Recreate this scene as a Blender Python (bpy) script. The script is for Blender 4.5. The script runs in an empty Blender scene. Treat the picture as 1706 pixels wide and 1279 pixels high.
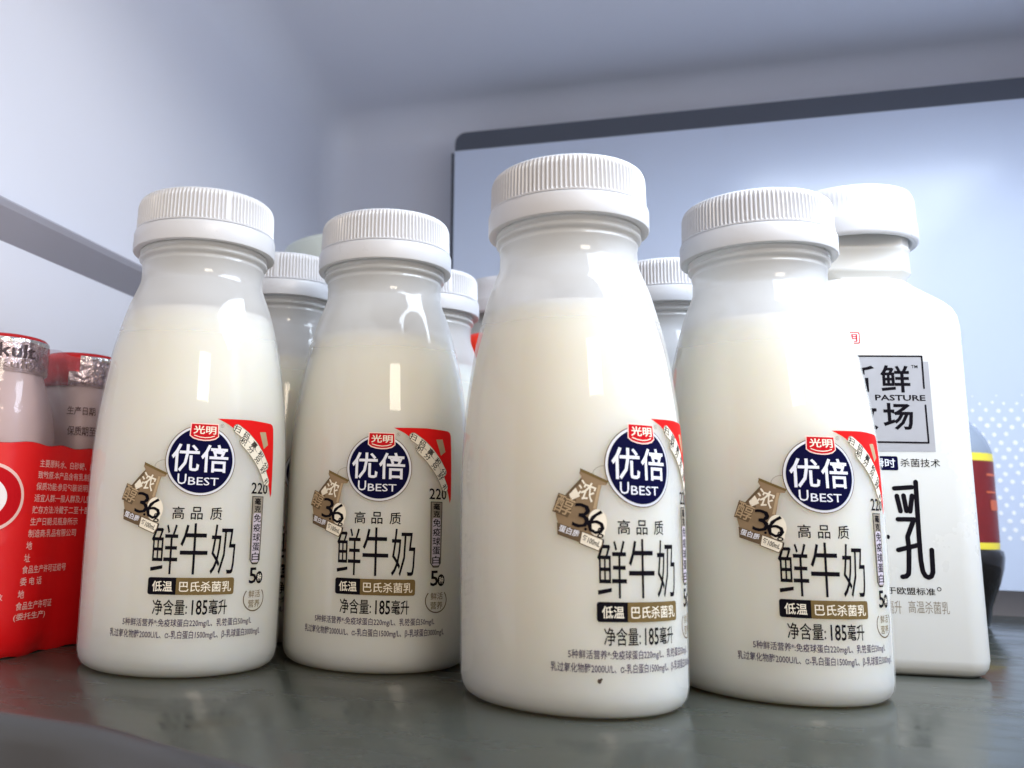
import bpy, bmesh, math, random
from mathutils import Matrix, Vector
random.seed(7)
MM = 0.001
R = math.radians
sc = bpy.context.scene
COL = sc.collection

# ------------------------------------------------------------------ camera
cam_d = bpy.data.cameras.new('camera')
cam = bpy.data.objects.new('camera', cam_d); COL.objects.link(cam); sc.camera = cam
cam_d.sensor_width = 36.0
cam_d.lens = 1441.0 / 1706.0 * 36.0
cam_d.shift_x = 217.8 / 1706.0
cam_d.shift_y = -49.4 / 1706.0
cam_d.clip_start = 0.004; cam_d.clip_end = 30
cam_d.dof.use_dof = True
cam_d.dof.focus_distance = 0.235
cam_d.dof.aperture_fstop = 20
cam.matrix_world = (Matrix.Translation((0, 0, 43.42 * MM))
                    @ Matrix.Rotation(math.pi / 2 + 0.1763, 4, 'X') @ Matrix.Rotation(0.0287, 4, 'Z'))

# fridge axes: u = to the right along the back wall, v = into the fridge
PH = R(17.0)
UX, UY = math.cos(PH), -math.sin(PH)
VX, VY = math.sin(PH), math.cos(PH)
def uv(u, v, z):            # mm in fridge axes -> metres in the world
    return Vector((u * UX + v * VX, u * UY + v * VY, z)) * MM

# ------------------------------------------------------------------ light
w = bpy.data.worlds.new('World'); sc.world = w; w.use_nodes = True
bg = w.node_tree.nodes['Background']
bg.inputs['Color'].default_value = (1.0, 0.925, 0.84, 1)
# the room the fridge opens into: lamplit and paler to the right, dim and brownish to the left
wn = w.node_tree
wt = wn.nodes.new('ShaderNodeTexCoord'); wx = wn.nodes.new('ShaderNodeSeparateXYZ'); wr = wn.nodes.new('ShaderNodeMapRange'); wc = wn.nodes.new('ShaderNodeMix')
wc.data_type = 'RGBA'; wr.inputs['From Min'].default_value = -0.8; wr.inputs['From Max'].default_value = 0.8
wc.inputs[6].default_value = (0.27, 0.19, 0.145, 1); wc.inputs[7].default_value = (1.25, 1.17, 1.06, 1)
wn.links.new(wt.outputs['Generated'], wx.inputs[0]); wn.links.new(wx.outputs['X'], wr.inputs['Value'])
wn.links.new(wr.outputs['Result'], wc.inputs['Factor']); wn.links.new(wc.outputs[2], bg.inputs['Color'])
bg.inputs['Strength'].default_value = 1.15
def area(name, pos, target, sx, sy, power, color):
    l = bpy.data.lights.new(name, 'AREA'); l.shape = 'RECTANGLE'; l.size = sx; l.size_y = sy
    l.energy = power; l.color = color
    o = bpy.data.objects.new(name, l); COL.objects.link(o)
    d = (Vector(target) - Vector(pos)).normalized()
    q = d.to_track_quat('-Z', 'Y')
    o.location = pos; o.rotation_euler = q.to_euler()
    return o
# cool LED strip in the fridge ceiling, out of frame at the upper right
lamp = area('fridge_lamp', uv(192, 200, 309), uv(192, 200, 0), 0.19, 0.24, 2.45, (0.76, 0.865, 1.0))
lamp.rotation_euler = (0, 0, -PH)
lamp.data.spread = R(165)
# warm lamp of the room, far behind the camera to the right
area('room_lamp', uv(560, -640, 548), uv(25, 235, 75), 0.28, 0.22, 3.8, (1.0, 0.86, 0.70))

sc.view_settings.view_transform = 'Standard'
sc.view_settings.look = 'None'
sc.view_settings.exposure = 0.03
sc.view_settings.gamma = 1.0
sc.render.engine = 'CYCLES'
try:
    sc.cycles.use_denoising = True
    sc.cycles.denoiser = 'OPENIMAGEDENOISE'
except Exception:
    pass
sc.cycles.max_bounces = 10; sc.cycles.transparent_max_bounces = 16
sc.cycles.diffuse_bounces = 6
sc.cycles.caustics_reflective = False

# ------------------------------------------------------------------ materials
def pmat(name, col, rough=0.5, spec=0.5, metal=0.0, sss=0.0, sssr=0.003, coat=0.0, bump=None, mottle=None, emit=None):
    m = bpy.data.materials.new(name); m.use_nodes = True
    nt = m.node_tree; b = nt.nodes['Principled BSDF']
    b.inputs['Base Color'].default_value = (*col, 1)
    b.inputs['Roughness'].default_value = rough
    b.inputs['Specular IOR Level'].default_value = spec
    b.inputs['Metallic'].default_value = metal
    if sss:
        b.inputs['Subsurface Weight'].default_value = sss
        b.inputs['Subsurface Radius'].default_value = (1.0, 0.8, 0.55)
        b.inputs['Subsurface Scale'].default_value = sssr
    if coat:
        b.inputs['Coat Weight'].default_value = coat; b.inputs['Coat Roughness'].default_value = 0.08
    tc = nt.nodes.new('ShaderNodeTexCoord')
    if mottle:                                   # mottle = (scale, amount): slight uneven colour
        n = nt.nodes.new('ShaderNodeTexNoise'); n.inputs['Scale'].default_value = mottle[0]; n.inputs['Detail'].default_value = 5
        mr = nt.nodes.new('ShaderNodeMapRange'); mr.inputs['To Min'].default_value = 1 - mottle[1]; mr.inputs['To Max'].default_value = 1 + mottle[1]
        mx = nt.nodes.new('ShaderNodeMix'); mx.data_type = 'RGBA'; mx.blend_type = 'MULTIPLY'; mx.inputs['Factor'].default_value = 1
        mx.inputs[6].default_value = (*col, 1)
        nt.links.new(tc.outputs['Object'], n.inputs['Vector']); nt.links.new(n.outputs['Fac'], mr.inputs['Value'])
        nt.links.new(mr.outputs['Result'], mx.inputs[7]); nt.links.new(mx.outputs[2], b.inputs['Base Color'])
    if bump:                                     # bump = (scale, distance_m, strength)
        n = nt.nodes.new('ShaderNodeTexNoise'); n.inputs['Scale'].default_value = bump[0]; n.inputs['Detail'].default_value = 3
        bp = nt.nodes.new('ShaderNodeBump'); bp.inputs['Distance'].default_value = bump[1]; bp.inputs['Strength'].default_value = bump[2]
        nt.links.new(tc.outputs['Object'], n.inputs['Vector']); nt.links.new(n.outputs['Fac'], bp.inputs['Height'])
        nt.links.new(bp.outputs['Normal'], b.inputs['Normal'])
    return m
def shell_mat(name, col, opacity, rough, tint=(1, 1, 1), translucent=0.5, ramp=None, ior=1.42, bump=None):
    m = bpy.data.materials.new(name); m.use_nodes = True
    nt = m.node_tree; nt.nodes.clear()
    out = nt.nodes.new('ShaderNodeOutputMaterial')
    tr = nt.nodes.new('ShaderNodeBsdfTransparent'); tr.inputs['Color'].default_value = (*tint, 1)
    df = nt.nodes.new('ShaderNodeBsdfDiffuse'); df.inputs['Color'].default_value = (*col, 1)
    tl = nt.nodes.new('ShaderNodeBsdfTranslucent'); tl.inputs['Color'].default_value = (*col, 1)
    gl = nt.nodes.new('ShaderNodeBsdfGlossy'); gl.inputs['Roughness'].default_value = rough
    m1 = nt.nodes.new('ShaderNodeMixShader'); m1.inputs[0].default_value = translucent
    m2 = nt.nodes.new('ShaderNodeMixShader'); m2.inputs[0].default_value = opacity
    m3 = nt.nodes.new('ShaderNodeMixShader')
    fr = nt.nodes.new('ShaderNodeFresnel'); fr.inputs['IOR'].default_value = ior
    nt.links.new(df.outputs[0], m1.inputs[1]); nt.links.new(tl.outputs[0], m1.inputs[2])
    nt.links.new(tr.outputs[0], m2.inputs[1]); nt.links.new(m1.outputs[0], m2.inputs[2])
    mn = nt.nodes.new('ShaderNodeMath'); mn.operation = 'MINIMUM'; mn.inputs[1].default_value = 0.22 if ramp else 1.0
    nt.links.new(fr.outputs[0], mn.inputs[0]); nt.links.new(mn.outputs[0], m3.inputs[0]); nt.links.new(m2.outputs[0], m3.inputs[1]); nt.links.new(gl.outputs[0], m3.inputs[2])
    nt.links.new(m3.outputs[0], out.inputs[0])
    if bump:
        tb = nt.nodes.new('ShaderNodeTexCoord'); nb = nt.nodes.new('ShaderNodeTexNoise'); nb.inputs['Scale'].default_value = bump[0]; nb.inputs['Detail'].default_value = 2
        nb.inputs['Distortion'].default_value = 1.5
        bb = nt.nodes.new('ShaderNodeBump'); bb.inputs['Distance'].default_value = bump[1]; bb.inputs['Strength'].default_value = bump[2]
        nt.links.new(tb.outputs['Object'], nb.inputs['Vector']); nt.links.new(nb.outputs['Fac'], bb.inputs['Height'])
        nt.links.new(bb.outputs['Normal'], gl.inputs['Normal']); nt.links.new(bb.outputs['Normal'], fr.inputs['Normal'])
    if ramp:                                     # frosted more strongly above the filled part
        tc = nt.nodes.new('ShaderNodeTexCoord'); sx = nt.nodes.new('ShaderNodeSeparateXYZ'); mr = nt.nodes.new('ShaderNodeMapRange')
        mr.interpolation_type = 'SMOOTHSTEP'
        for k, v in zip(('From Min', 'From Max', 'To Min', 'To Max'), ramp): mr.inputs[k].default_value = v
        nt.links.new(tc.outputs['Object'], sx.inputs[0]); nt.links.new(sx.outputs['Z'], mr.inputs['Value']); nt.links.new(mr.outputs['Result'], m2.inputs[0])
    return m
M = dict(
    liner=pmat('fridge_plastic', (0.70, 0.72, 0.79), 0.42, 0.4, mottle=(9, 0.03), bump=(900, 0.0001, 0.05)),
    rail=pmat('rail_plastic', (0.37, 0.37, 0.42), 0.45, 0.35),
    panel=pmat('panel_plastic', (0.60, 0.665, 0.80), 0.17, 0.5, mottle=(14, 0.02)),
    slot=pmat('slot_dark', (0.095, 0.105, 0.13), 0.6, 0.3),
    dots=pmat('dot_white', (0.93, 0.94, 0.95), 0.4),
    shelf=pmat('shelf_plastic', (0.038, 0.043, 0.037), 0.20, 0.5, mottle=(30, 0.06), bump=(500, 0.0002, 0.06)),
    trim=pmat('shelf_trim', (0.046, 0.045, 0.045), 0.24, 0.5),
    shell=shell_mat('bottle_plastic', (0.92, 0.92, 0.91), 0.5, 0.06, (0.99, 0.99, 0.99), 0.5, ramp=(0.086, 0.101, 0.22, 0.72)),
    milk=pmat('milk', (0.785, 0.765, 0.68), 0.6, 0.1, sss=1.0, sssr=0.035),
    cap=pmat('cap_plastic', (0.60, 0.605, 0.625), 0.34, 0.4),
    white=pmat('opaque_white_bottle', (0.63, 0.63, 0.605), 0.28, 0.45, sss=0.3, sssr=0.004),
    navy=pmat('navy_ink', (0.003, 0.003, 0.030), 0.5, 0.03),
    silver=pmat('silver_ink', (0.62, 0.63, 0.68), 0.5, 0.03, metal=0.3),
    glyph=pmat('pale_ink', (0.72, 0.73, 0.80), 0.5, 0.03),
    black=pmat('black_ink', (0.006, 0.005, 0.008), 0.5, 0.03),
    red=pmat('red_ink', (0.66, 0.012, 0.012), 0.5, 0.03),
    badge=pmat('badge_red_ink', (0.50, 0.008, 0.014), 0.5, 0.03),
    pink=pmat('pale_pink_ink', (0.85, 0.62, 0.56), 0.5, 0.03),
    gold=pmat('gold_ink', (0.155, 0.105, 0.042), 0.5, 0.03, mottle=(300, 0.25)),
    gold2=pmat('light_gold_ink', (0.42, 0.31, 0.19), 0.5, 0.03, mottle=(250, 0.2)),
    brown=pmat('bronze_ink', (0.25, 0.175, 0.105), 0.5, 0.03, mottle=(220, 0.3)),
    brown2=pmat('dark_bronze_ink', (0.13, 0.09, 0.055), 0.5, 0.03),
    cream=pmat('cream_ink', (0.80, 0.74, 0.62), 0.5, 0.03),
    taupe=pmat('taupe_ink', (0.27, 0.235, 0.19), 0.5, 0.03, mottle=(250, 0.25)),
    violet=pmat('violet_ink', (0.060, 0.042, 0.085), 0.5, 0.03),
    violetw=pmat('violet_wash_ink', (0.55, 0.49, 0.56), 0.5, 0.03),
    grey=pmat('grey_shadow_ink', (0.36, 0.36, 0.38), 0.5, 0.03, mottle=(120, 0.10)),
    redfilm=pmat('red_film', (0.70, 0.008, 0.011), 0.22, 0.5, bump=(70, 0.0016, 0.55)),
    whiteink=pmat('white_ink', (0.80, 0.55, 0.52), 0.5, 0.03),
    whitepure=pmat('pure_white_ink', (0.84, 0.80, 0.82), 0.5, 0.03),
    drink=pmat('drink_bottle_plastic', (0.78, 0.72, 0.65), 0.35, 0.4, sss=0.2),
    foil=pmat('foil', (0.72, 0.70, 0.69), 0.20, metal=0.95, bump=(420, 0.0012, 0.9)),
    redfoil=pmat('red_foil', (0.60, 0.010, 0.012), 0.25, metal=0.4, bump=(300, 0.0008, 0.5)),
    film=shell_mat('clear_film', (0.62, 0.44, 0.52), 0.20, 0.08, (0.97, 0.90, 0.94), 0.5, bump=(60, 0.0014, 0.5)),
    soda=pmat('dark_drink', (0.008, 0.006, 0.005), 0.10, 0.5),
    sodaglass=pmat('grey_blue_plastic', (0.24, 0.28, 0.34), 0.18, 0.5),
    sodared=pmat('dark_red_label', (0.17, 0.006, 0.006), 0.4, mottle=(120, 0.2)),
    yellow=pmat('yellow_stripe', (0.80, 0.66, 0.05), 0.4),
    orange=pmat('orange_print', (0.55, 0.11, 0.04), 0.4),
    jarlid=pmat('pale_green_lid', (0.60, 0.66, 0.61), 0.4, 0.4),
    jar=pmat('jar_plastic', (0.60, 0.63, 0.60), 0.3, 0.4),
    redcap=pmat('red_cap_plastic', (0.75, 0.030, 0.008), 0.35, 0.4),
    orangejuice=pmat('juice_bottle', (0.55, 0.16, 0.03), 0.3, 0.4),
    speck=pmat('brown_speck', (0.04, 0.02, 0.01), 0.6),
)

def smudge(m, lo, hi, scale, stretch=(1, 1, 1)):          # uneven gloss: wiped and smeared patches
    nt = m.node_tree; b = nt.nodes['Principled BSDF']
    tc = nt.nodes.new('ShaderNodeTexCoord'); mp = nt.nodes.new('ShaderNodeMapping'); mp.inputs['Scale'].default_value = stretch
    n = nt.nodes.new('ShaderNodeTexNoise'); n.inputs['Scale'].default_value = scale; n.inputs['Detail'].default_value = 6; n.inputs['Roughness'].default_value = .65
    mr = nt.nodes.new('ShaderNodeMapRange'); mr.inputs['From Min'].default_value = .35; mr.inputs['From Max'].default_value = .68
    mr.inputs['To Min'].default_value = lo; mr.inputs['To Max'].default_value = hi
    nt.links.new(tc.outputs['Object'], mp.inputs['Vector']); nt.links.new(mp.outputs['Vector'], n.inputs['Vector'])
    nt.links.new(n.outputs['Fac'], mr.inputs['Value']); nt.links.new(mr.outputs['Result'], b.inputs['Roughness'])
smudge(M['shelf'], .10, .34, 26, (1, 3, 1)); smudge(M['panel'], .13, .24, 12); smudge(M['white'], .24, .34, 18); smudge(M['cap'], .26, .5, 160)

# ------------------------------------------------------------------ helpers
def link(name, me, parent=None, smooth=True, mats=()):
    for m in mats: me.materials.append(M[m] if isinstance(m, str) else m)
    if smooth:
        me.polygons.foreach_set('use_smooth', [True] * len(me.polygons))
    o = bpy.data.objects.new(name, me); COL.objects.link(o)
    if parent: o.parent = parent
    return o
def mesh(name, verts, faces, scale=MM):
    me = bpy.data.meshes.new(name)
    me.from_pydata([(x * scale, y * scale, z * scale) for x, y, z in verts], [], faces)
    me.update(); return me
def sharp(o, ang=35):
    o.data.set_sharp_from_angle(angle=R(ang)) if hasattr(o.data, 'set_sharp_from_angle') else None
    return o
def lathe(prof, n=96, rfun=None, closed_bottom=False, closed_top=False):
    V, F = [], []
    for j, (r, z) in enumerate(prof):
        for i in range(n):
            t = 2 * math.pi * i / n
            rr = r if rfun is None else rfun(r, z, i, j)
            V.append((rr * math.sin(t), -rr * math.cos(t), z))
    for j in range(len(prof) - 1):
        for i in range(n):
            a = j * n + i; b = j * n + (i + 1) % n
            F.append((a, b, b + n, a + n))
    if closed_bottom: F.append(tuple(range(n - 1, -1, -1)))
    if closed_top: F.append(tuple((len(prof) - 1) * n + i for i in range(n)))
    return V, F
def interp(x, xs, ys):
    if x <= xs[0]: return ys[0]
    for a, b, c, d in zip(xs, xs[1:], ys, ys[1:]):
        if x <= b: return c + (d - c) * (x - a) / (b - a)
    return ys[-1]
def smoothcurve(pts, sub=6):        # Catmull-Rom through (r, z)
    out = []
    P = [pts[0]] + list(pts) + [pts[-1]]
    for i in range(1, len(P) - 2):
        for k in range(sub):
            t = k / sub
            q = []
            for c in (0, 1):
                a, b, d, e = P[i - 1][c], P[i][c], P[i + 1][c], P[i + 2][c]
                q.append(.5 * (2 * b + (d - a) * t + (2 * a - 5 * b + 4 * d - e) * t * t + (3 * b - a - 3 * d + e) * t ** 3))
            out.append(tuple(q))
    out.append(pts[-1]); return out
def thing(name, label, cat, loc=(0, 0, 0), rz=0, group=None):
    o = bpy.data.objects.new(name, None); COL.objects.link(o); o.empty_display_size = 0.01
    o.location = loc; o.rotation_euler = (0, 0, rz)
    o['label'] = label; o['category'] = cat
    if group: o['group'] = group
    return o
def copy_thing(root, loc, rz, label, skip=()):
    r = root.copy(); COL.objects.link(r); r.location = loc; r.rotation_euler = (0, 0, rz); r['label'] = label
    def rec(src, dst):
        for ch in [c for c in bpy.data.objects if c.parent == src and not c.get('own')]:
            d = ch.copy(); COL.objects.link(d); d.parent = dst; rec(ch, d)
    rec(root, r)
    return r

# ---- flat artwork pieces in (s, z) millimetres, later laid on a surface
def _bm_poly(pts):
    bm = bmesh.new(); vs = [bm.verts.new((x, y, 0)) for x, y in pts]
    f = bm.faces.new(vs); bm.normal_update()
    if f.normal.z < 0: f.normal_flip()
    bmesh.ops.triangulate(bm, faces=bm.faces[:]); return bm
def poly(*pts): return _bm_poly(pts)
def ell(cx, cy, rx, ry, n=48): return _bm_poly([(cx + rx * math.cos(2 * math.pi * i / n), cy + ry * math.sin(2 * math.pi * i / n)) for i in range(n)])
def ring(cx, cy, rx, ry, wd, a0=0, a1=360, n=64):
    bm = bmesh.new(); rows = []
    for i in range(n + 1):
        t = R(a0 + (a1 - a0) * i / n); c, s = math.cos(t), math.sin(t)
        rows.append((bm.verts.new((cx + rx * c, cy + ry * s, 0)), bm.verts.new((cx + (rx - wd) * c, cy + (ry - wd) * s, 0))))
    for a, b in zip(rows, rows[1:]): bm.faces.new((a[0], b[0], b[1], a[1]))
    return bm
def rrect(x0, y0, x1, y1, r=0.4, rot=0, corners='1111'):
    pts = []
    for k, (cx, cy, a) in enumerate(((x1 - r, y1 - r, 0), (x0 + r, y1 - r, 90), (x0 + r, y0 + r, 180), (x1 - r, y0 + r, 270))):
        if corners[k] == '1':
            for i in range(6):
                t = R(a + 18 * i); pts.append((cx + r * math.cos(t), cy + r * math.sin(t)))
        else:
            pts.append(((x1, y1), (x0, y1), (x0, y0), (x1, y0))[k])
    return xf(_bm_poly(pts), rot, ((x0 + x1) / 2, (y0 + y1) / 2))
def xf(bm, rot, c):
    if rot:
        ca, sa = math.cos(R(rot)), math.sin(R(rot))
        for v in bm.verts:
            x, y = v.co.x - c[0], v.co.y - c[1]
            v.co.x = c[0] + ca * x - sa * y; v.co.y = c[1] + sa * x + ca * y
    return bm
def stroke(pts, wd):
    bm = bmesh.new()
    def seg(a, b):
        d = Vector(b) - Vector(a)
        if d.length < 1e-6: return
        nrm = Vector((-d.y, d.x)).normalized() * wd / 2
        q = [Vector(a) + nrm, Vector(a) - nrm, Vector(b) - nrm, Vector(b) + nrm]
        bm.faces.new([bm.verts.new((p.x, p.y, 0)) for p in q])
    for a, b in zip(pts, pts[1:]): seg(a, b)
    for p in pts:
        bm.faces.new([bm.verts.new((p[0] + wd / 2 * math.cos(2 * math.pi * i / 12), p[1] + wd / 2 * math.sin(2 * math.pi * i / 12), 0)) for i in range(12)])
    for k, f in enumerate(bm.faces):            # no two overlapping faces in one plane
        for v in f.verts: v.co.z = k * 0.0012
    return bm
_tc = {}
def text(s, x0, y0, x1, y1, bold=0.0, rot=0, shear=0.0, res=2):
    key = (s, bold, shear)
    if key not in _tc:
        cu = bpy.data.curves.new('lettering', 'FONT'); cu.body = s; cu.size = 1.0; cu.resolution_u = res
        cu.offset = bold; cu.shear = shear; cu.fill_mode = 'FRONT'
        ob = bpy.data.objects.new('lettering', cu); COL.objects.link(ob)
        dg = bpy.context.evaluated_depsgraph_get(); dg.update()
        me = bpy.data.meshes.new_from_object(ob.evaluated_get(dg))
        bpy.data.objects.remove(ob); bpy.data.curves.remove(cu); _tc[key] = me
    bm = bmesh.new(); bm.from_mesh(_tc[key])
    if not bm.verts: return bm
    xs = [v.co.x for v in bm.verts]; ys = [v.co.y for v in bm.verts]
    a, b, c, d = min(xs), max(xs), min(ys), max(ys)
    for v in bm.verts:
        v.co.x = x0 + (v.co.x - a) / max(b - a, 1e-6) * (x1 - x0)
        v.co.y = y0 + (v.co.y - c) / max(d - c, 1e-6) * (y1 - y0)
        v.co.z = 0
    bmesh.ops.dissolve_degenerate(bm, dist=1e-5, edges=bm.edges[:])
    return xf(bm, rot, ((x0 + x1) / 2, (y0 + y1) / 2))
def vtext(s, x0, y0, x1, y1, bold=0.0):
    n = len(s); hgt = (y1 - y0) / n; out = []
    for i, ch in enumerate(s): out.append(text(ch, x0, y1 - (i + .93) * hgt, x1, y1 - (i + .07) * hgt, bold))
    return out
def artwork(name, pieces, surf, parent, ds=1.0, dz=4.0, base=0.05, layer=0.035):
    """pieces: (bmesh or list, material, layer). One mesh, laid on surf(s, z, off)."""
    names = []; V, F, FM = [], [], []
    for bms, mat, lay in pieces:
        if mat not in names: names.append(mat)
        mi = names.index(mat)
        for bm in (bms if isinstance(bms, list) else [bms]):
            if ds:
                for ax, st in ((0, ds), (1, dz)):
                    cs = [v.co[ax] for v in bm.verts]
                    if not cs: continue
                    k = math.floor(min(cs) / st) + 1
                    while k * st < max(cs):
                        co = [0, 0, 0]; co[ax] = k * st; no = [0, 0, 0]; no[ax] = 1
                        bmesh.ops.bisect_plane(bm, geom=bm.verts[:] + bm.edges[:] + bm.faces[:], plane_co=co, plane_no=no, dist=1e-5)
                        k += 1
            bm.verts.index_update(); off = len(V)
            for v in bm.verts: V.append(surf(v.co.x, v.co.y, base + lay * layer + v.co.z))
            for f in bm.faces:
                F.append(tuple(off + v.index for v in f.verts)); FM.append(mi)
            bm.free()
    me = mesh(name, V, F)
    o = link(name, me, parent, False, names)
    me.polygons.foreach_set('material_index', FM)
    return o

# ------------------------------------------------------------------ fridge interior
def box_bm(x0, x1, y0, y1, z0, z1):
    bm = bmesh.new(); bmesh.ops.create_cube(bm, size=1)
    for v in bm.verts:
        v.co = ((x0 + x1) / 2 + v.co.x * (x1 - x0), (y0 + y1) / 2 + v.co.y * (y1 - y0), (z0 + z1) / 2 + v.co.z * (z1 - z0))
    return bm
def fridge_obj(name, bm, mats, parent=None, smooth=True, ang=40):
    for v in bm.verts: v.co *= MM
    me = bpy.data.meshes.new(name); bm.to_mesh(me); bm.free()
    o = link(name, me, parent, smooth, mats)
    if not parent: o.rotation_euler = (0, 0, -PH)
    if smooth: sharp(o, ang)
    return o
# liner: left wall, back wall, right wall and ceiling moulded in one piece with soft corners
bm = box_bm(-209, 290, 60, 548, -60, 313)
edges = [e for e in bm.edges if not any(abs(v.co.z + 60) < 1 for v in e.verts) or abs(e.verts[0].co.z - e.verts[1].co.z) > 1]
edges = [e for e in edges if max(v.co.y for v in e.verts) > 547 or min(v.co.z for v in e.verts) > 312]
edges = [e for e in edges if not (abs(e.verts[0].co.y - 60) < 1 and abs(e.verts[1].co.y - 60) < 1)]
dele = [f for f in bm.faces if abs(f.calc_center_median().y - 60) < 1 or abs(f.calc_center_median().z + 60) < 1]
bmesh.ops.delete(bm, geom=dele, context='FACES_ONLY')
edges = [e for e in edges if e.is_valid and len(e.link_faces) == 2]
bmesh.ops.bevel(bm, geom=edges, offset=24, segments=10, profile=0.5, affect='EDGES')
for f in bm.faces: f.normal_flip()
liner = fridge_obj('fridge_liner', bm, ['liner'])
liner['kind'] = 'structure'
liner['label'] = 'pale blue-white moulded fridge wall and ceiling'
# rail on the left wall: slanted underside
rv = [(-210, 129), (-201, 138.5), (-200, 140.5), (-201, 141.5), (-210, 141.5)]
V = [(u, v, z) for v in (70, 498) for u, z in rv]; k = len(rv)
F = [(i, (i + 1) % k, k + (i + 1) % k, k + i) for i in range(k)] + [tuple(range(k))[::-1], tuple(range(k, 2 * k))]
rail = link('shelf_rail', mesh('shelf_rail', V, F), liner, False, ['rail'])
# back panel
pan = thing('back_panel', 'raised glossy pale blue panel on the back wall with dark slot along its top', 'panel', uv(40.5, 517, 0), -PH)
W2 = 153
pb = box_bm(-W2, W2 + 60, 0, 30, 12, 272)
bmesh.ops.bevel(pb, geom=[e for e in pb.edges if min(v.co.y for v in e.verts) < 1 and e.verts[0].co.x > 0 and abs(e.verts[0].co.z - e.verts[1].co.z) > 9], offset=11, segments=8, profile=0.5, affect='EDGES')
face = fridge_obj('panel_face', pb, ['panel'], pan)
sb = box_bm(-W2, W2 + 60, 1.5, 30, 272, 285)
bmesh.ops.bevel(sb, geom=[e for e in sb.edges if abs(e.verts[0].co.x + W2) < 1 and abs(e.verts[1].co.x + W2) < 1 and min(v.co.z for v in e.verts) > 280], offset=7, segments=5, profile=0.5, affect='EDGES')
fridge_obj('vent_slot', sb, ['slot'], pan)
eb = box_bm(-W2 - 2.5, -W2 - .02, 2.5, 30, 12, 272)  # solid dark strip standing in for the shadow beside the panel's left edge
fridge_obj('edge_gap_shade', eb, ['slot'], pan, False)
dp = []  # bright white discs on the panel face, smaller towards left and top
for j in range(19):
    for i in range(12):
        u = 118.5 + i * 5.6 + (2.8 if j % 2 else 0); z = 38 + j * 4.0
        fade = min(1.0, (u - 112) / 14.0) * min(1, (112 - z) / 16.0 + .25)
        if u - 0 > 151 or random.random() < .04: continue
        dp.append((ell(u + random.uniform(-.5, .5), z + random.uniform(-.5, .5), random.uniform(.85, 1.25) * max(.35, fade), 1.15 * max(.35, fade), 12), 'dots', 0))
artwork('dot_pattern', dp, lambda s, z, o: (s, -o, z), pan, ds=None, base=0.15)
# shelf with a bowed front edge
front = [(-209, 161), (-150, 159.5), (-106, 157.2), (-84, 150), (-63, 143), (-30, 133), (10, 124), (70, 117), (140, 117), (200, 124), (289, 140)]
front = smoothcurve(front, 6)
V, F = [], []
rows = []
prof = [(512, 0.0, 0)] + [(None, 0.0, 0), (None, -0.6, 1.5), (None, -2.2, 3.2), (None, -5, 4.4), (None, -20, 6.5)]
n = len(front)
for v0, z, d in prof:
    for u, fv in front: V.append((u, v0 if v0 else fv - d, z))
for j in range(len(prof) - 1):
    for i in range(n - 1):
        a = j * n + i; F.append((a, a + n, a + n + 1, a + 1))
shelf = link('shelf', mesh('shelf', V, F), None, True, ['shelf', 'trim'])
shelf.data.polygons.foreach_set('material_index', [0] * (n - 1) + [1] * ((len(prof) - 2) * (n - 1)))
sharp(shelf, 30)
shelf.rotation_euler = (0, 0, -PH); shelf['kind'] = 'structure'; shelf['label'] = 'grey glossy fridge shelf under the bottles'
ub = box_bm(-209, 289, 170, 534, -22, -3)
lower = fridge_obj('shelf_underside', ub, ['trim'], shelf, False)

# ------------------------------------------------------------------ small milk bottle
ZK = [0, 4, 15, 30, 45, 55, 62, 70, 78, 86, 93, 99, 103, 107]
RK = [26, 26.9, 27.1, 27.25, 27.3, 27.2, 26.9, 26.25, 25.2, 23.9, 22.2, 20.5, 19.0, 17.8]
body_pts = [(26.95, 4.5), (27.1, 15), (27.25, 30), (27.3, 45), (27.2, 55), (26.9, 62), (26.25, 70), (25.2, 78), (23.9, 86), (22.2, 93), (20.5, 99), (19.0, 103), (17.9, 106.0)]
body_prof = [(0.01, 1.2), (19, 1.2), (21.5, 0.25), (23.2, 0.0), (24.6, 0.3), (25.8, 1.1), (26.55, 2.4)] + smoothcurve(body_pts, 4) + \
    [(17.7, 107.2), (17.65, 110.9), (17.85, 111.2), (17.85, 111.6), (17.65, 111.9), (17.65, 112.6), (18.3, 112.9), (18.75, 113.3), (18.75, 113.9), (18.3, 114.2), (18.1, 114.5), (18.5, 114.8), (18.7, 115.1), (18.7, 115.5), (18.0, 115.9), (17.5, 124)]
_bz = [z for r, z in body_prof[3:]]; _br = [r for r, z in body_prof[3:]]
def on_bottle(s, z, off):
    r = interp(z, _bz, _br) + off; t = s / 27.2
    return (r * math.sin(t), -r * math.cos(t), z)
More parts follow.
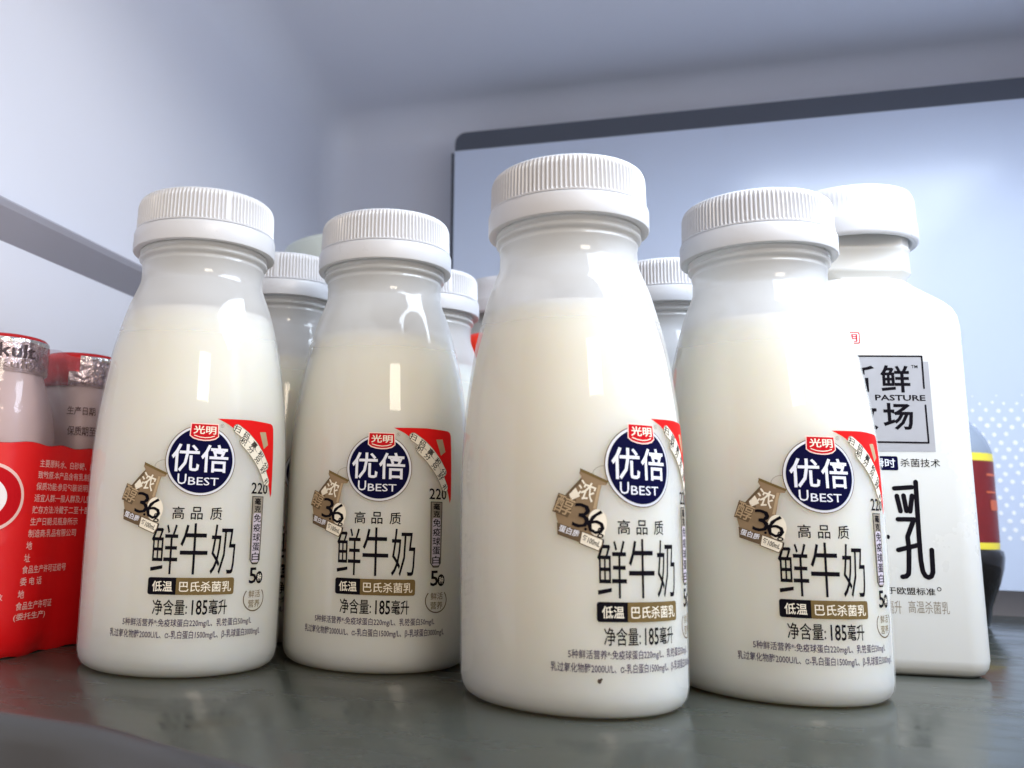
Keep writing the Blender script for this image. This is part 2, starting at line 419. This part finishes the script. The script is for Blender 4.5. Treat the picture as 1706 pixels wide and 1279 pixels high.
def make_milk():
    t = thing('milk_bottle', '', 'bottle', group='small milk bottles on the shelf')
    body = link('bottle_body', mesh('bottle_body', *lathe(body_prof, 128)), t, True, ['shell'])
    mp = [(0.01, 1.45), (19, 1.45), (21.5, .5), (23.2, .25), (24.5, .55), (25.6, 1.3), (26.3, 2.5), (26.7, 4.6)] + [(r - .3, z) for r, z in smoothcurve(body_pts, 4) if 6 < z < 97] + [(20.8, 97.2), (20.0, 96.5), (12, 96.0), (0.01, 96.0)]
    link('milk', mesh('milk', *lathe(mp, 96)), t, True, ['milk'])
    # cap: knurled crown, smooth tamper band
    NR, SUB = 112, 6
    n = NR * SUB
    cp = [(20.15, 121.5), (20.3, 121.9), (20.25, 122.6), (20.1, 129.0), (19.9, 129.8), (19.55, 130.6), (18.9, 131.2), (17.9, 131.55), (10, 131.6), (0.01, 131.6)]
    amp = [0, 0, .62, .62, .35, 0, 0, 0, 0, 0]
    prof6 = [0, 0, .5, 1, 1, .5]
    def rf(r, z, i, j):
        if (i // SUB) in (3,): return r
        return r - amp[j] * prof6[i % SUB]
    cap = link('cap', mesh('cap', *lathe(cp, n, rf)), t, True, ['cap'])
    sharp(cap, 40)
    bp = [(18.2, 118.0), (18.4, 116.0), (19.0, 115.75), (20.3, 115.6), (20.7, 115.75), (20.84, 116.1), (20.84, 120.6), (20.7, 121.1), (20.2, 121.35), (19.2, 121.4), (19.2, 123)]
    sharp(link('tamper_band', mesh('tamper_band', *lathe(bp, 128)), cap, True, ['cap']), 40)
    S = on_bottle
    art = lambda nm, pcs, **k: artwork(nm, pcs, S, body, **k)
    cx, cz = 0.25, 54.35
    art('emblem', [(ell(cx, cz, 9.1, 9.1, 72), 'brown2', 0), (ell(cx, cz, 8.9, 8.9, 72), 'silver', 1), (ell(cx, cz, 8.3, 8.35, 72), 'navy', 2),
                   (text('优倍', -7.25, 51.3, 7.3, 58.5, .012), 'glyph', 3), (text('U', -5.4, 48.1, -3.2, 50.75, .006), 'glyph', 3), (text('BEST', -2.7, 48.0, 5.0, 50.0, .004), 'glyph', 3),
                   ], ds=1.2)
    art('emblem_badge', [(poly((-2.95, 63.95), (4.35, 63.95), (4.5, 60.6), (3.6, 59.85), (2.2, 59.45), (0.7, 59.35), (-.8, 59.5), (-2.2, 59.9), (-3.1, 60.6)), 'pink', 3),
                         (poly((-2.7, 63.7), (4.1, 63.7), (4.25, 60.7), (3.4, 60.1), (2.1, 59.75), (0.7, 59.65), (-.7, 59.8), (-2.0, 60.15), (-2.85, 60.7)), 'badge', 4),
                         (text('光明', -2.2, 61.1, 3.7, 63.3, .018), 'cream', 5), (stroke([(-1.9, 60.75), (-.6, 60.35), (.8, 60.2), (2.2, 60.35), (3.3, 60.75)], .2), 'cream', 5),
                         (ring(5.35, 63.6, .5, .5, .1, n=20), 'taupe', 0), (text('R', 5.15, 63.35, 5.55, 63.85, .02), 'taupe', 0)])
    inner = [(4.0, 65.4), (7.0, 64.1), (10.0, 62.2), (13.0, 59.9), (15.8, 57.2), (18.2, 54.2), (20.0, 51.2), (21.6, 48.4), (22.5, 45.4)]
    band1 = [(9.7, 63.1), (12.5, 61.4), (15.2, 59.2), (17.6, 56.7), (19.7, 53.9)]
    band2 = [(11.6, 59.9), (14.0, 57.9), (16.4, 55.4), (18.6, 52.6), (20.3, 49.6)]
    def along(chars, path, hgt, wid, mat, lay, bold):
        out = []
        n_ = len(chars)
        for i, ch in enumerate(chars):
            f = i / (n_ - 1) * (len(path) - 1); k_ = min(int(f), len(path) - 2); g = f - k_
            px = path[k_][0] + (path[k_ + 1][0] - path[k_][0]) * g; py = path[k_][1] + (path[k_ + 1][1] - path[k_][1]) * g
            an = math.degrees(math.atan2(path[k_ + 1][1] - path[k_][1], path[k_ + 1][0] - path[k_][0]))
            out.append((text(ch, px - wid / 2, py - hgt / 2, px + wid / 2, py + hgt / 2, bold, an + 8), mat, lay))
        return out
    art('corner_flash', [(poly(*(inner + [(23.0, 46.5), (23.3, 64.2), (22.9, 65.1), (22.0, 65.5), (14, 65.75)])), 'red', 0),
                         (stroke(band1, 2.55), 'taupe', 1), (stroke(band2, 2.5), 'taupe', 2), (stroke(band1, 2.2), 'cream', 2), (stroke(band2, 2.15), 'cream', 3),
                         (poly((17.2, 62.8), (19.6, 63.0), (20.6, 59.6), (18.8, 58.4)), 'gold2', 1)]
        + along('扫码赢积分', band1, 1.8, 2.0, 'black', 4, .012) + along('积分兑好礼', band2, 1.8, 2.0, 'black', 5, .012), layer=.03)
    jug = [(-14.1, 53.3), (-8.1, 50.7), (-8.5, 49.9), (-9.5, 49.9), (-10.0, 48.2), (-10.7, 44.6), (-10.2, 42.0), (-10.4, 38.5), (-19.0, 40.9), (-19.6, 43.4), (-18.9, 45.9), (-16.8, 48.3), (-14.6, 50.2), (-13.9, 51.6), (-14.4, 52.4)]
    art('jug_picture', [(poly(*jug), 'brown', 0), (poly((-14.2, 53.5), (-8.0, 50.8), (-8.3, 50.3), (-14.2, 52.8)), 'gold', 1),
                        (poly((-10.3, 49.9), (-9.7, 49.9), (-10.9, 44.6), (-11.5, 44.8)), 'gold2', 1), (poly((-16.6, 47.7), (-15.2, 49.2), (-14.3, 47.3), (-16.2, 46.4)), 'cream', 1),
                        (poly((-13.9, 51.5), (-16.8, 48.3), (-18.9, 45.9), (-18.3, 45.5), (-14.0, 50.5)), 'brown2', 1),
                        (ring(-9.0, 52.2, 2.5, 2.0, .12, 60, 185), 'taupe', 0), (text('浓', -14.9, 46.4, -10.9, 50.6, .012, -20), 'cream', 3),
                        (poly((-18.9, 48.0), (-15.0, 46.6), (-17.0, 42.6), (-20.3, 43.9)), 'brown2', 1), (text('醇', -19.5, 43.3, -15.7, 47.4, .006, -22), 'gold2', 3),
                        (poly((-19.3, 41.5), (-13.9, 39.75), (-14.6, 37.4), (-19.2, 38.9)), 'brown2', 2), (text('蛋白质', -18.9, 38.95, -14.5, 40.5, .02, -18), 'glyph', 3),
                        (poly((-14.0, 39.85), (-9.4, 38.2), (-9.5, 37.0), (-10.4, 35.5), (-14.7, 37.15)), 'brown2', 2), (poly((-13.9, 39.6), (-9.6, 38.0), (-9.75, 37.05), (-10.5, 35.75), (-14.4, 37.25)), 'cream', 3),
                        (text('每100mL', -14.0, 36.95, -10.0, 38.55, .012, -20), 'black', 4),
                        (text('3', -15.8, 40.5, -12.2, 45.8, -.002, -8), 'black', 4), (text('6', -12.7, 39.2, -8.9, 44.5, -.002, -8), 'black', 4), (ell(-13.2, 40.25, .32, .32, 12), 'black', 4),
                        (ell(-10.6, 41.7, 2.1, 2.9, 32), 'cream', 2), (text('g', -10.75, 38.4, -9.3, 40.7, .006), 'black', 5), (ell(-10.0, 39.6, 1.0, 1.25, 24), 'cream', 3)])
    art('product_lettering', [([text('高', -6.1, 39.3, -3.1, 42.5, .010), text('品', -1.5, 39.3, 1.5, 42.5, .010), text('质', 3.4, 39.3, 6.5, 42.5, .010)], 'black', 0),
                              ([text('鲜', -10.8, 25.7, -4.1, 38.2, .000), text('牛', -3.6, 25.7, 3.3, 38.4, .000), text('奶', 4.1, 25.7, 10.8, 38.2, .000)], 'black', 0)])
    art('process_strip', [(rrect(-11.0, 20.7, -4.0, 24.9, .6, 0, '0110'), 'black', 0), (rrect(-4.0, 20.7, 11.0, 24.9, .6, 0, '1001'), 'gold', 0),
                          (text('低温', -9.9, 21.45, -4.9, 24.05, .012), 'cream', 1), (text('巴氏杀菌乳', -3.2, 21.45, 10.2, 24.05, .008), 'cream', 1)])
    art('net_weight_lettering', [(text('净含量:', -9.5, 15.8, -.9, 19.6, .010), 'black', 0), (text('185', .2, 15.8, 4.2, 19.5, .016), 'black', 0), (text('毫升', 4.5, 15.8, 9.4, 19.6, .012), 'black', 0)])
    art('nutrient_lettering', [(text('5种鲜活营养*:免疫球蛋白220mg/L、乳铁蛋白50mg/L', -17.2, 12.7, 17.4, 14.9, .012), 'violet', 1),
                               (text('乳过氧化物酶2000U/L、α-乳白蛋白1500mg/L、β-乳球蛋白3000mg/L', -20.9, 9.8, 21.0, 12.1, .012), 'violet', 1)])
    art('side_column', [(text('220', 14.8, 46.3, 21.0, 49.3, .012), 'black', 2), (poly((15.3, 45.7), (19.5, 45.7), (19.3, 29.2), (18.4, 28.0), (16.5, 28.0), (15.5, 29.2)), 'black', 0),
                        (poly((15.55, 45.5), (19.25, 45.5), (19.05, 29.3), (18.25, 28.3), (16.65, 28.3), (15.75, 29.3)), 'taupe', 1)]
        + [([c], 'black', 2) for c in vtext('毫克', 16.2, 41.3, 18.6, 45.4, .02)] + [(rrect(16.0, 28.6, 18.8, 41.3, .6), 'violetw', 2)] + [([c], 'black', 3) for c in vtext('免疫球蛋白', 16.1, 28.8, 18.8, 41.2, .012)]
        + [(text('5', 15.7, 23.1, 18.4, 27.2, .016), 'black', 0), (ell(19.5, 24.6, 1.35, 1.6, 24), 'black', 1), (text('种', 18.7, 23.7, 20.3, 25.5, .01), 'cream', 2),
           (ring(18.0, 19.3, 3.9, 3.3, .32, 140, 400), 'brown2', 0), (text('鲜活', 15.9, 19.5, 20.3, 21.4, .004), 'gold', 0), (text('营养', 15.9, 17.0, 20.3, 19.0, .004), 'gold', 0)])
    return t
milk = make_milk()
mb = [(-53.8, 250.6, 16.97, 'leftmost of the front milk bottles, standing beside the red drink pack'),
      (0.4, 264.2, -.6, 'second from left of the front milk bottles, half tucked behind the nearest bottle'),
      (48.51, 220.34, 22.2, 'nearest milk bottle, with a brown speck near its base and its print turned right'),
      (106.8, 238.6, 1.34, 'small milk bottle standing directly in front of the tall white square bottle'),
      (-36.0, 312.0, 30, 'back row milk bottle whose ribbed cap shows between the two left front bottles'),
      (16.3, 325.5, -20, 'back row milk bottle with bright white cap just left of the nearest bottle'),
      (102.0, 305.0, 10, 'back row milk bottle whose bright ribbed cap shows between the two right front bottles')]
fronts = []
for i, (x, y, a, lab) in enumerate(mb):
    if i == 0:
        o = milk; o.location = (x * MM, y * MM, 0); o.rotation_euler = (0, 0, R(a)); o['label'] = lab
    else:
        o = copy_thing(milk, (x * MM, y * MM, 0), R(a), lab)
    fronts.append(o)
    for ch in [c for c in bpy.data.objects if c.parent == o]:       # no two filled or screwed shut alike
        if ch.name.startswith('cap'): ch.rotation_euler = (0, 0, i * 1.37)
        if ch.name.startswith('milk'): ch.scale = (1, 1, (.994, .968, .968, .990, .975, .985, .97)[i])
near_body = [c for c in bpy.data.objects if c.parent == fronts[2] and c.name.startswith('bottle_body')][0]
sp = artwork('speck', [(ell(-10.6, 8.5, .45, .5, 14), 'speck', 0), (ell(-10.2, 8.9, .3, .25, 10), 'speck', 1)], on_bottle, near_body); sp['own'] = 1

# ------------------------------------------------------------------ tall square milk bottle
def make_tall():
    t = thing('tall_milk_bottle', '', 'bottle', group='tall white square bottles')
    ax, ay, rc = 25.5, 24.0, 9.0
    def rr_ring(hx, hy, r, z, n=12):
        P = []
        for cx_, cy_, a in ((hx - r, -hy + r, -90), (hx - r, hy - r, 0), (-hx + r, hy - r, 90), (-hx + r, -hy + r, 180)):
            for i in range(n + 1):
                q = R(a + 90 * i / n); P.append((cx_ + r * math.cos(q), cy_ + r * math.sin(q), z))
        return P
    rings = []
    for z, ins, r in ((0, 4.5, 6), (.15, 3.2, 6.5), (1.0, 1.6, 7.5), (2.6, .5, 8.6), (5, 0, 9), (60, 0, 9), (104, 0, 9), (107.5, .4, 9), (110, 1.2, 9), (112.3, 2.7, 9), (114.5, 4.7, 9), (118.8, 8.6, 9), (121.0, 10.2, 9), (121.5, 1e3, 0), ):
        if ins > 99: break
        rings.append(rr_ring(ax - ins, ay - ins, r, z))
    n = len(rings[0])
    # round the section into the neck
    def circ_ring(rad, z):
        P = []
        for (x, y, _) in rings[0]:
            a = math.atan2(y, x); P.append((rad * math.cos(a), rad * math.sin(a), z))
        return P
    last = rings[-1]; target = circ_ring(18.7, 123.6)
    for f in (.3, .6, .85, 1.0):
        rings.append([tuple(a + (b - a) * f for a, b in zip(p, q)) for p, q in zip(last, target)])
    for rad, z in ((18.5, 124.4), (18.5, 126), (18.5, 130.5), (18.9, 131), (18.9, 131.6), (18.6, 132), (18.4, 137)):
        rings.append(circ_ring(rad, z))
    V = [p for r_ in rings for p in r_]; F = []
    for j in range(len(rings) - 1):
        for i in range(n):
            a = j * n + i; b = j * n + (i + 1) % n; F.append((a, b, b + n, a + n))
    F.append(tuple(range(n - 1, -1, -1)))
    body = link('bottle_body', mesh('bottle_body', V, F), t, True, ['white']); sharp(body, 60)
    cp = [(18.3, 136.5), (19.5, 134.3), (20.8, 134.1), (21.3, 134.5), (21.5, 135.4), (21.45, 140.2), (21.35, 140.7), (21.2, 141.0), (21.1, 146), (21.0, 148.4), (20.6, 149.9), (20.2, 150.8), (17.5, 151.3), (9, 151.4), (.01, 151.4)]
    n2 = 96 * 6
    def rf(r, z, i, j):
        return r - (.07 if j in (8, 9) else 0) * (1, 1, .5, 0, 0, .5)[i % 6]
    sharp(link('cap', mesh('cap', *lathe(cp, n2, rf)), t, True, ['cap']), 40)
    dx = 2.7
    S = lambda s, z, o: (s + dx, -ay - o, z)
    A = lambda nm, p, **k: artwork(nm, p, S, body, ds=None, **k)
    A('logo_square', [(poly((-16.5, 92.1), (9.5, 92.1), (9.5, 64.7), (-16.5, 64.4)), 'grey', 0), (poly((-18.4, 93.5), (7.4, 93.5), (7.7, 67.7), (-18.2, 67.6)), 'violetw' if False else 'grey', 1),
                      ([stroke([(-18.4, 93.7), (7.7, 93.7), (7.65, 83.9)], .5), stroke([(7.65, 78.7), (7.7, 67.4), (-18.4, 67.4), (-18.4, 78.5)], .5)], 'black', 2),
                      (text('新', -14.4, 82.5, -6.0, 90.9, .021), 'black', 2), (text('鲜', -4.5, 82.5, 3.9, 90.9, .021), 'black', 2),
                      (text('牧', -14.4, 71.1, -6.0, 79.3, .021), 'black', 2), (text('场', -4.5, 71.1, 4.0, 79.3, .021), 'black', 2),
                      (text('FRESH', -18.0, 80.0, -9.4, 81.8, .014), 'black', 2), (text('PASTURE', -6.4, 80.0, 7.8, 81.8, .022), 'black', 2), (text('TM', 4.5, 90.0, 6.3, 90.95, .01), 'black', 2)])
    A('brand_badge', [(rrect(-18.2, 97.6, -9.55, 101.2, .5), 'badge', 0), (rrect(-17.9, 97.9, -9.85, 100.9, .4), 'whitepure', 1), (text('光明', -17.4, 98.1, -10.3, 100.7, .02), 'badge', 2), (ring(-8.5, 101.2, .5, .5, .15, n=16), 'grey', 0)])
    A('process_lettering', [(rrect(-8.8, 59.0, -1.3, 63.2, .5), 'navy', 0), (text('瞬时', -8.2, 59.8, -2.1, 62.5, .01), 'glyph', 1), (text('杀菌技术', -.6, 60.1, 10.4, 62.6, .003), 'black', 0)])
    sw = 1.35
    A('product_lettering', [([stroke(q, sw) for q in ([(-2.87, 53.65), (2.0, 54.1)], [(-2.3, 51.45), (-1.6, 47.0)], [(-.45, 51.6), (0.05, 47.1)], [(1.9, 51.6), (1.05, 47.0)],
                                                       [(-2.5, 44.6), (1.9, 44.7), (-.2, 39.6), (-.05, 36), (-.5, 30.2), (-.7, 28.9), (-1.4, 28.2), (-2.4, 28.05)], [(-3.0, 35.7), (2.6, 37.3)],
                                                       [(3.2, 55.7), (2.95, 40), (2.95, 32.9), (3.3, 29.7), (3.9, 28.5), (4.7, 28.1), (5.5, 28.5), (6.0, 29.7), (6.15, 36.0)])], 'black', 0),
                            (ell(-5.55, 39.4, .5, .65, 16), 'black', 0)])
    A('standard_lettering', [(text('优于欧盟标准', -9.6, 23.0, 6.2, 25.1, .010), 'black', 0), (ring(7.3, 24.9, .6, .6, .2, n=16), 'black', 0),
                             (text('毫升', -7.2, 17.5, -3.3, 21.3, .0), 'taupe', 0), (text('高温杀菌乳', -1.4, 17.9, 9.7, 21.4, .0), 'taupe', 0)])
    return t
tall = make_tall()
tall.location = (157.6 * MM, 284 * MM, 0); tall.rotation_euler = (0, 0, R(-8))
tall['label'] = 'tall glaring white square milk bottle with large black characters at the right'
copy_thing(tall, (60.5 * MM, 405 * MM, 0), R(-60), 'tall white bottle deep in shade, a sliver of cap showing left of the nearest cap')

# ------------------------------------------------------------------ jar with a wide pale lid, far back
jar = thing('jar', 'jar with wide pale green-grey lid far behind the two left front bottles', 'jar', (-12 * MM, 425 * MM, 0))
link('jar_body', mesh('jar_body', *lathe([(.01, 0), (33, 0), (36, 2), (37, 6), (37, 120), (35, 132), (33, 136), (33, 160)], 72)), jar, True, ['jar'])
link('lid', mesh('lid', *lathe([(34, 150), (38.5, 150), (39, 151), (39, 167.5), (38.4, 169.5), (36.5, 170.7), (20, 171), (.01, 171)], 96)), jar, True, ['jarlid'])
# ------------------------------------------------------------------ bottle with a red domed cap
rb = thing('juice_bottle', 'bottle with round orange-red cap peeping out behind the nearest milk bottle', 'bottle', (46 * MM, 362 * MM, 0))
link('bottle_body', mesh('bottle_body', *lathe([(.01, 0), (15, 0), (17, 2), (17.4, 5), (17.4, 70), (16, 80), (13, 90), (11, 95), (11, 100)], 64)), rb, True, ['orangejuice'])
link('cap', mesh('cap', *lathe([(11, 94), (14.4, 94), (14.8, 95), (14.8, 108), (14.2, 112), (12.5, 115), (9, 117), (4, 118), (.01, 118)], 64)), rb, True, ['redcap'])

# ------------------------------------------------------------------ dark drink bottle at the far right
sd = thing('drink_bottle', 'dark drink bottle with yellow-striped red label behind the tall white bottle at right', 'bottle', (254.8 * MM, 396 * MM, 0))
link('bottle_body', mesh('bottle_body', *lathe([(.01, 0), (13, 0), (14.5, .8), (15.2, 3), (16.2, 9), (19.5, 18), (21.6, 25), (22.3, 30), (22.0, 32.6), (20.6, 33.6)], 72)), sd, True, ['soda'])
lab_ = link('label', mesh('label', *lathe([(20.7, 33.4), (20.9, 36.2), (20.9, 36.3), (21.2, 71.2), (21.2, 71.3), (21.2, 74.6)], 72)), sd, True, ['sodared', 'yellow'])
lab_.data.polygons.foreach_set('material_index', [1] * 144 + [0] * 144 + [1] * 72)
link('shoulder', mesh('shoulder', *lathe([(21.1, 74.5), (20.8, 77), (19.6, 81), (17.0, 85.5), (13, 90), (10, 94), (9, 100)], 72)), sd, True, ['sodaglass'])
link('cap', mesh('cap', *lathe([(9, 98), (11, 98), (11.2, 99), (11.2, 110), (10.5, 111), (.01, 111)], 48)), sd, True, ['soda'])
def on_soda(s, z, o):
    t_ = s / 21; r_ = 21.05 + o; return (r_ * math.sin(t_), -r_ * math.cos(t_), z)
artwork('label_print', [(rrect(10, 50, 19, 54.5, 1), 'orange', 0), (rrect(9, 64.8, 20, 65.8, .3), 'orange', 0), (rrect(8, 57.4, 17, 58.2, .3), 'orange', 0)], on_soda, lab_, base=.15)

# ------------------------------------------------------------------ shrink-wrapped red drink pack at the left
pk = thing('drink_pack', 'shrink-wrapped pack of small foil-topped drink bottles in printed red film at left', 'drink pack', (-113 * MM, 256 * MM, 0), 0)
dirx, diry = 0.385, 0.923
SP = 33.8
cent = [(dirx * SP * i, diry * SP * i) for i in range(3)]
bprof = [(.01, .6), (12, .6), (13.5, 0), (14.6, .4), (15.8, 2.2), (16.3, 6), (16.3, 30), (15.4, 36), (15.4, 44), (16.3, 50), (16.5, 57), (16.2, 62), (15.4, 67), (14.2, 71.5), (12.8, 75.5), (11.6, 79), (11.0, 80.5), (11.0, 86)]
fprof = [(11.6, 79.4), (12.3, 79.6), (12.6, 81), (12.5, 84), (12.4, 86.5), (12.7, 88), (12.5, 89.2), (11.6, 90.2), (10.6, 90.5), (.01, 90.3)]
for i, (x, y) in enumerate(cent):
    b = link('bottle', mesh('bottle', *lathe(bprof, 64)), pk, True, ['drink']); b.location = (x * MM, y * MM, 0)
    V, F = lathe(fprof, 96, lambda r, z, a, j: r + (.18 * math.sin(a * 1.9 + j) + .12 * math.sin(a * 3.7 + 2 * j) if j < 5 else 0))
    f = link('foil_lid', mesh('foil_lid', V, F), b, True, ['foil', 'redfoil'])
    mi = []
    for k_, p in enumerate(f.data.polygons):
        j, a = divmod(k_, 96); ang = (a / 96 * 360 + 180) % 360 - 180
        red = j >= 6
        if i == 1 and 3 <= j <= 6 and -80 < ang < 12: red = True
        if i == 1 and j < 3 and -70 < ang < 0: red = True
        mi.append(1 if red else 0)
    f.data.polygons.foreach_set('material_index', mi)
    if i == 0:
        on_l = lambda s, z, o: ((12.72 + o) * math.sin(s / 12.6), -(12.72 + o) * math.cos(s / 12.6), z)
        artwork('lid_lettering', [(text('Yakult', -4, 83.4, 14.2, 87.4, .012), 'black', 0), (text('Yakult', -3, 80.2, 13.4, 82.6, .0), 'taupe', 0)], on_l, f, base=.12)
    if i == 1:
        on_b = lambda s, z, o: ((interp(z, [57, 62, 67, 71.5, 75.5], [16.5, 16.2, 15.4, 14.2, 12.8]) + o) * math.sin(s / 16.3), -(interp(z, [57, 62, 67, 71.5, 75.5], [16.5, 16.2, 15.4, 14.2, 12.8]) + o) * math.cos(s / 16.3), z)
        artwork('date_lettering', [(text('生产日期', 1.5, 69.8, 11, 72.6, .012), 'brown2', 0), (text('保质期至', 2.4, 63.2, 11, 66.2, .012), 'brown2', 0)], on_b, b, base=.6)
# outline of film round the three bottles, pulled in a little between them
def film_outline(rad, pinch, npt=24):
    nx_, ny_ = diry, -dirx          # normal pointing right
    L = cent[-1][0] * dirx + cent[-1][1] * diry
    pts = []
    for i in range(npt + 1):        # near end (towards the camera)
        a = math.pi * i / npt
        # from left (-n) round -dir to right (+n)
        c, s_ = math.cos(a), math.sin(a)
        pts.append((-nx_ * rad * c - dirx * rad * s_, -ny_ * rad * c - diry * rad * s_))
    m_ = 36
    for i in range(1, m_):
        t_ = L * i / m_; d_ = rad - pinch * (0.5 - 0.5 * math.cos(2 * math.pi * t_ / SP))
        pts.append((dirx * t_ + nx_ * d_, diry * t_ + ny_ * d_))
    for i in range(npt + 1):
        a = math.pi * i / npt; c, s_ = math.cos(a), math.sin(a)
        pts.append((dirx * L + nx_ * rad * c + dirx * rad * s_, diry * L + ny_ * rad * c + diry * rad * s_))
    for i in range(1, m_):
        t_ = L * (1 - i / m_); d_ = rad - pinch * (0.5 - 0.5 * math.cos(2 * math.pi * t_ / SP))
        pts.append((dirx * t_ - nx_ * d_, diry * t_ - ny_ * d_))
    return pts
def film(name, rows, mat):
    V, F = [], []
    for rad, pinch, z in rows:
        V += [(x, y, z + 0.35 * math.sin(i * .9)) for i, (x, y) in enumerate(film_outline(rad, pinch))]
    n_ = len(V) // len(rows)
    for j in range(len(rows) - 1):
        for i in range(n_):
            a = j * n_ + i; b_ = j * n_ + (i + 1) % n_; F.append((a, b_, b_ + n_, a + n_))
    return link(name, mesh(name, V, F), pk, True, [mat])
red = film('red_film', [(15.0, 2.5, .15), (16.2, 3.0, 1.8), (16.6, 3.2, 6), (16.9, 2.0, 14), (16.9, 1.4, 30), (16.9, 1.4, 48), (16.8, 1.8, 59)], 'redfilm')
film('clear_film', [(16.85, 1.8, 58.8), (16.5, 2.4, 64), (15.6, 2.8, 69), (14.4, 2.8, 74), (13.3, 2.6, 79), (12.9, 2.4, 84), (12.95, 2.4, 88)], 'film')
# lettering on the film: s runs along the film from the camera-facing point of the near bottle to the right
OUT = film_outline(16.9, 1.4)
_len = [0.0]
for a_, b_ in zip(OUT, OUT[1:]): _len.append(_len[-1] + math.hypot(b_[0] - a_[0], b_[1] - a_[1]))
near_i = min(range(25), key=lambda i: abs(OUT[i][0]) + (0 if OUT[i][1] < 0 else 99))
S0 = _len[near_i]
def on_film(s, z, o):
    d = s + S0
    for i in range(len(OUT) - 1):
        if d <= _len[i + 1] or i == len(OUT) - 2:
            g = (d - _len[i]) / (_len[i + 1] - _len[i]); x = OUT[i][0] + (OUT[i + 1][0] - OUT[i][0]) * g; y = OUT[i][1] + (OUT[i + 1][1] - OUT[i][1]) * g
            tx, ty = OUT[i + 1][0] - OUT[i][0], OUT[i + 1][1] - OUT[i][1]; L_ = math.hypot(tx, ty)
            pin = 0.0 if z > 14 else (14 - z) * .12
            return (x + ty / L_ * (o - pin * .4), y - tx / L_ * (o - pin * .4), z)
lines = [('主要原料:水、白砂糖、脱脂乳粉', 53.5), ('致敏原:本产品含有乳制品', 50.2), ('保质功能:参见包装说明', 46.9), ('适宜人群:一般人群及儿童', 43.6), ('贮存方法:冷藏于二至十度', 40.3), ('生产日期:见瓶身所示', 37.0), ('制造商:乳品有限公司', 33.7), ('地', 30.4), ('址', 27.0), ('食品生产许可证编号', 23.8), ('委 电 话', 20.6), ('地', 17.2), ('食品生产许可证', 14.0), ('(委托生产)', 11.0)]
fl = []
for k_, (s_, z_) in enumerate(lines):
    x0 = 20.6 - k_ * .30
    fl.append((text(s_, x0, z_ - 1.1, x0 + 2.05 * len(s_) * (.8 if ' ' in s_ else 1), z_ + 1.1, .004), 'whiteink', 0))
artwork('film_lettering', fl, on_film, red, base=.35, ds=1.5)
artwork('film_logo', [(ell(6.2, 43.5, 10.0, 9.6, 48), 'whiteink', 0), (ell(6.2, 43.5, 9.2, 8.7, 48), 'badge', 1), (ell(4.5, 43.4, 7.0, 6.0, 48), 'whitepure', 2), (poly((4, 38.4), (8.5, 41.3), (9.9, 41.6), (8.4, 39.2), (5.5, 37.9)), 'violet', 3),
                      (text('活性乳酸菌', -3, 19.6, 11.2, 22.4, .01), 'whitepure', 0), (text('每百毫升含活菌数', -3, 15.8, 13.0, 17.6, .002), 'whiteink', 0), (text('乳酸菌饮品', -2, 12.6, 12.6, 14.4, .002), 'whiteink', 0)], on_film, red, base=.35, ds=1.2)
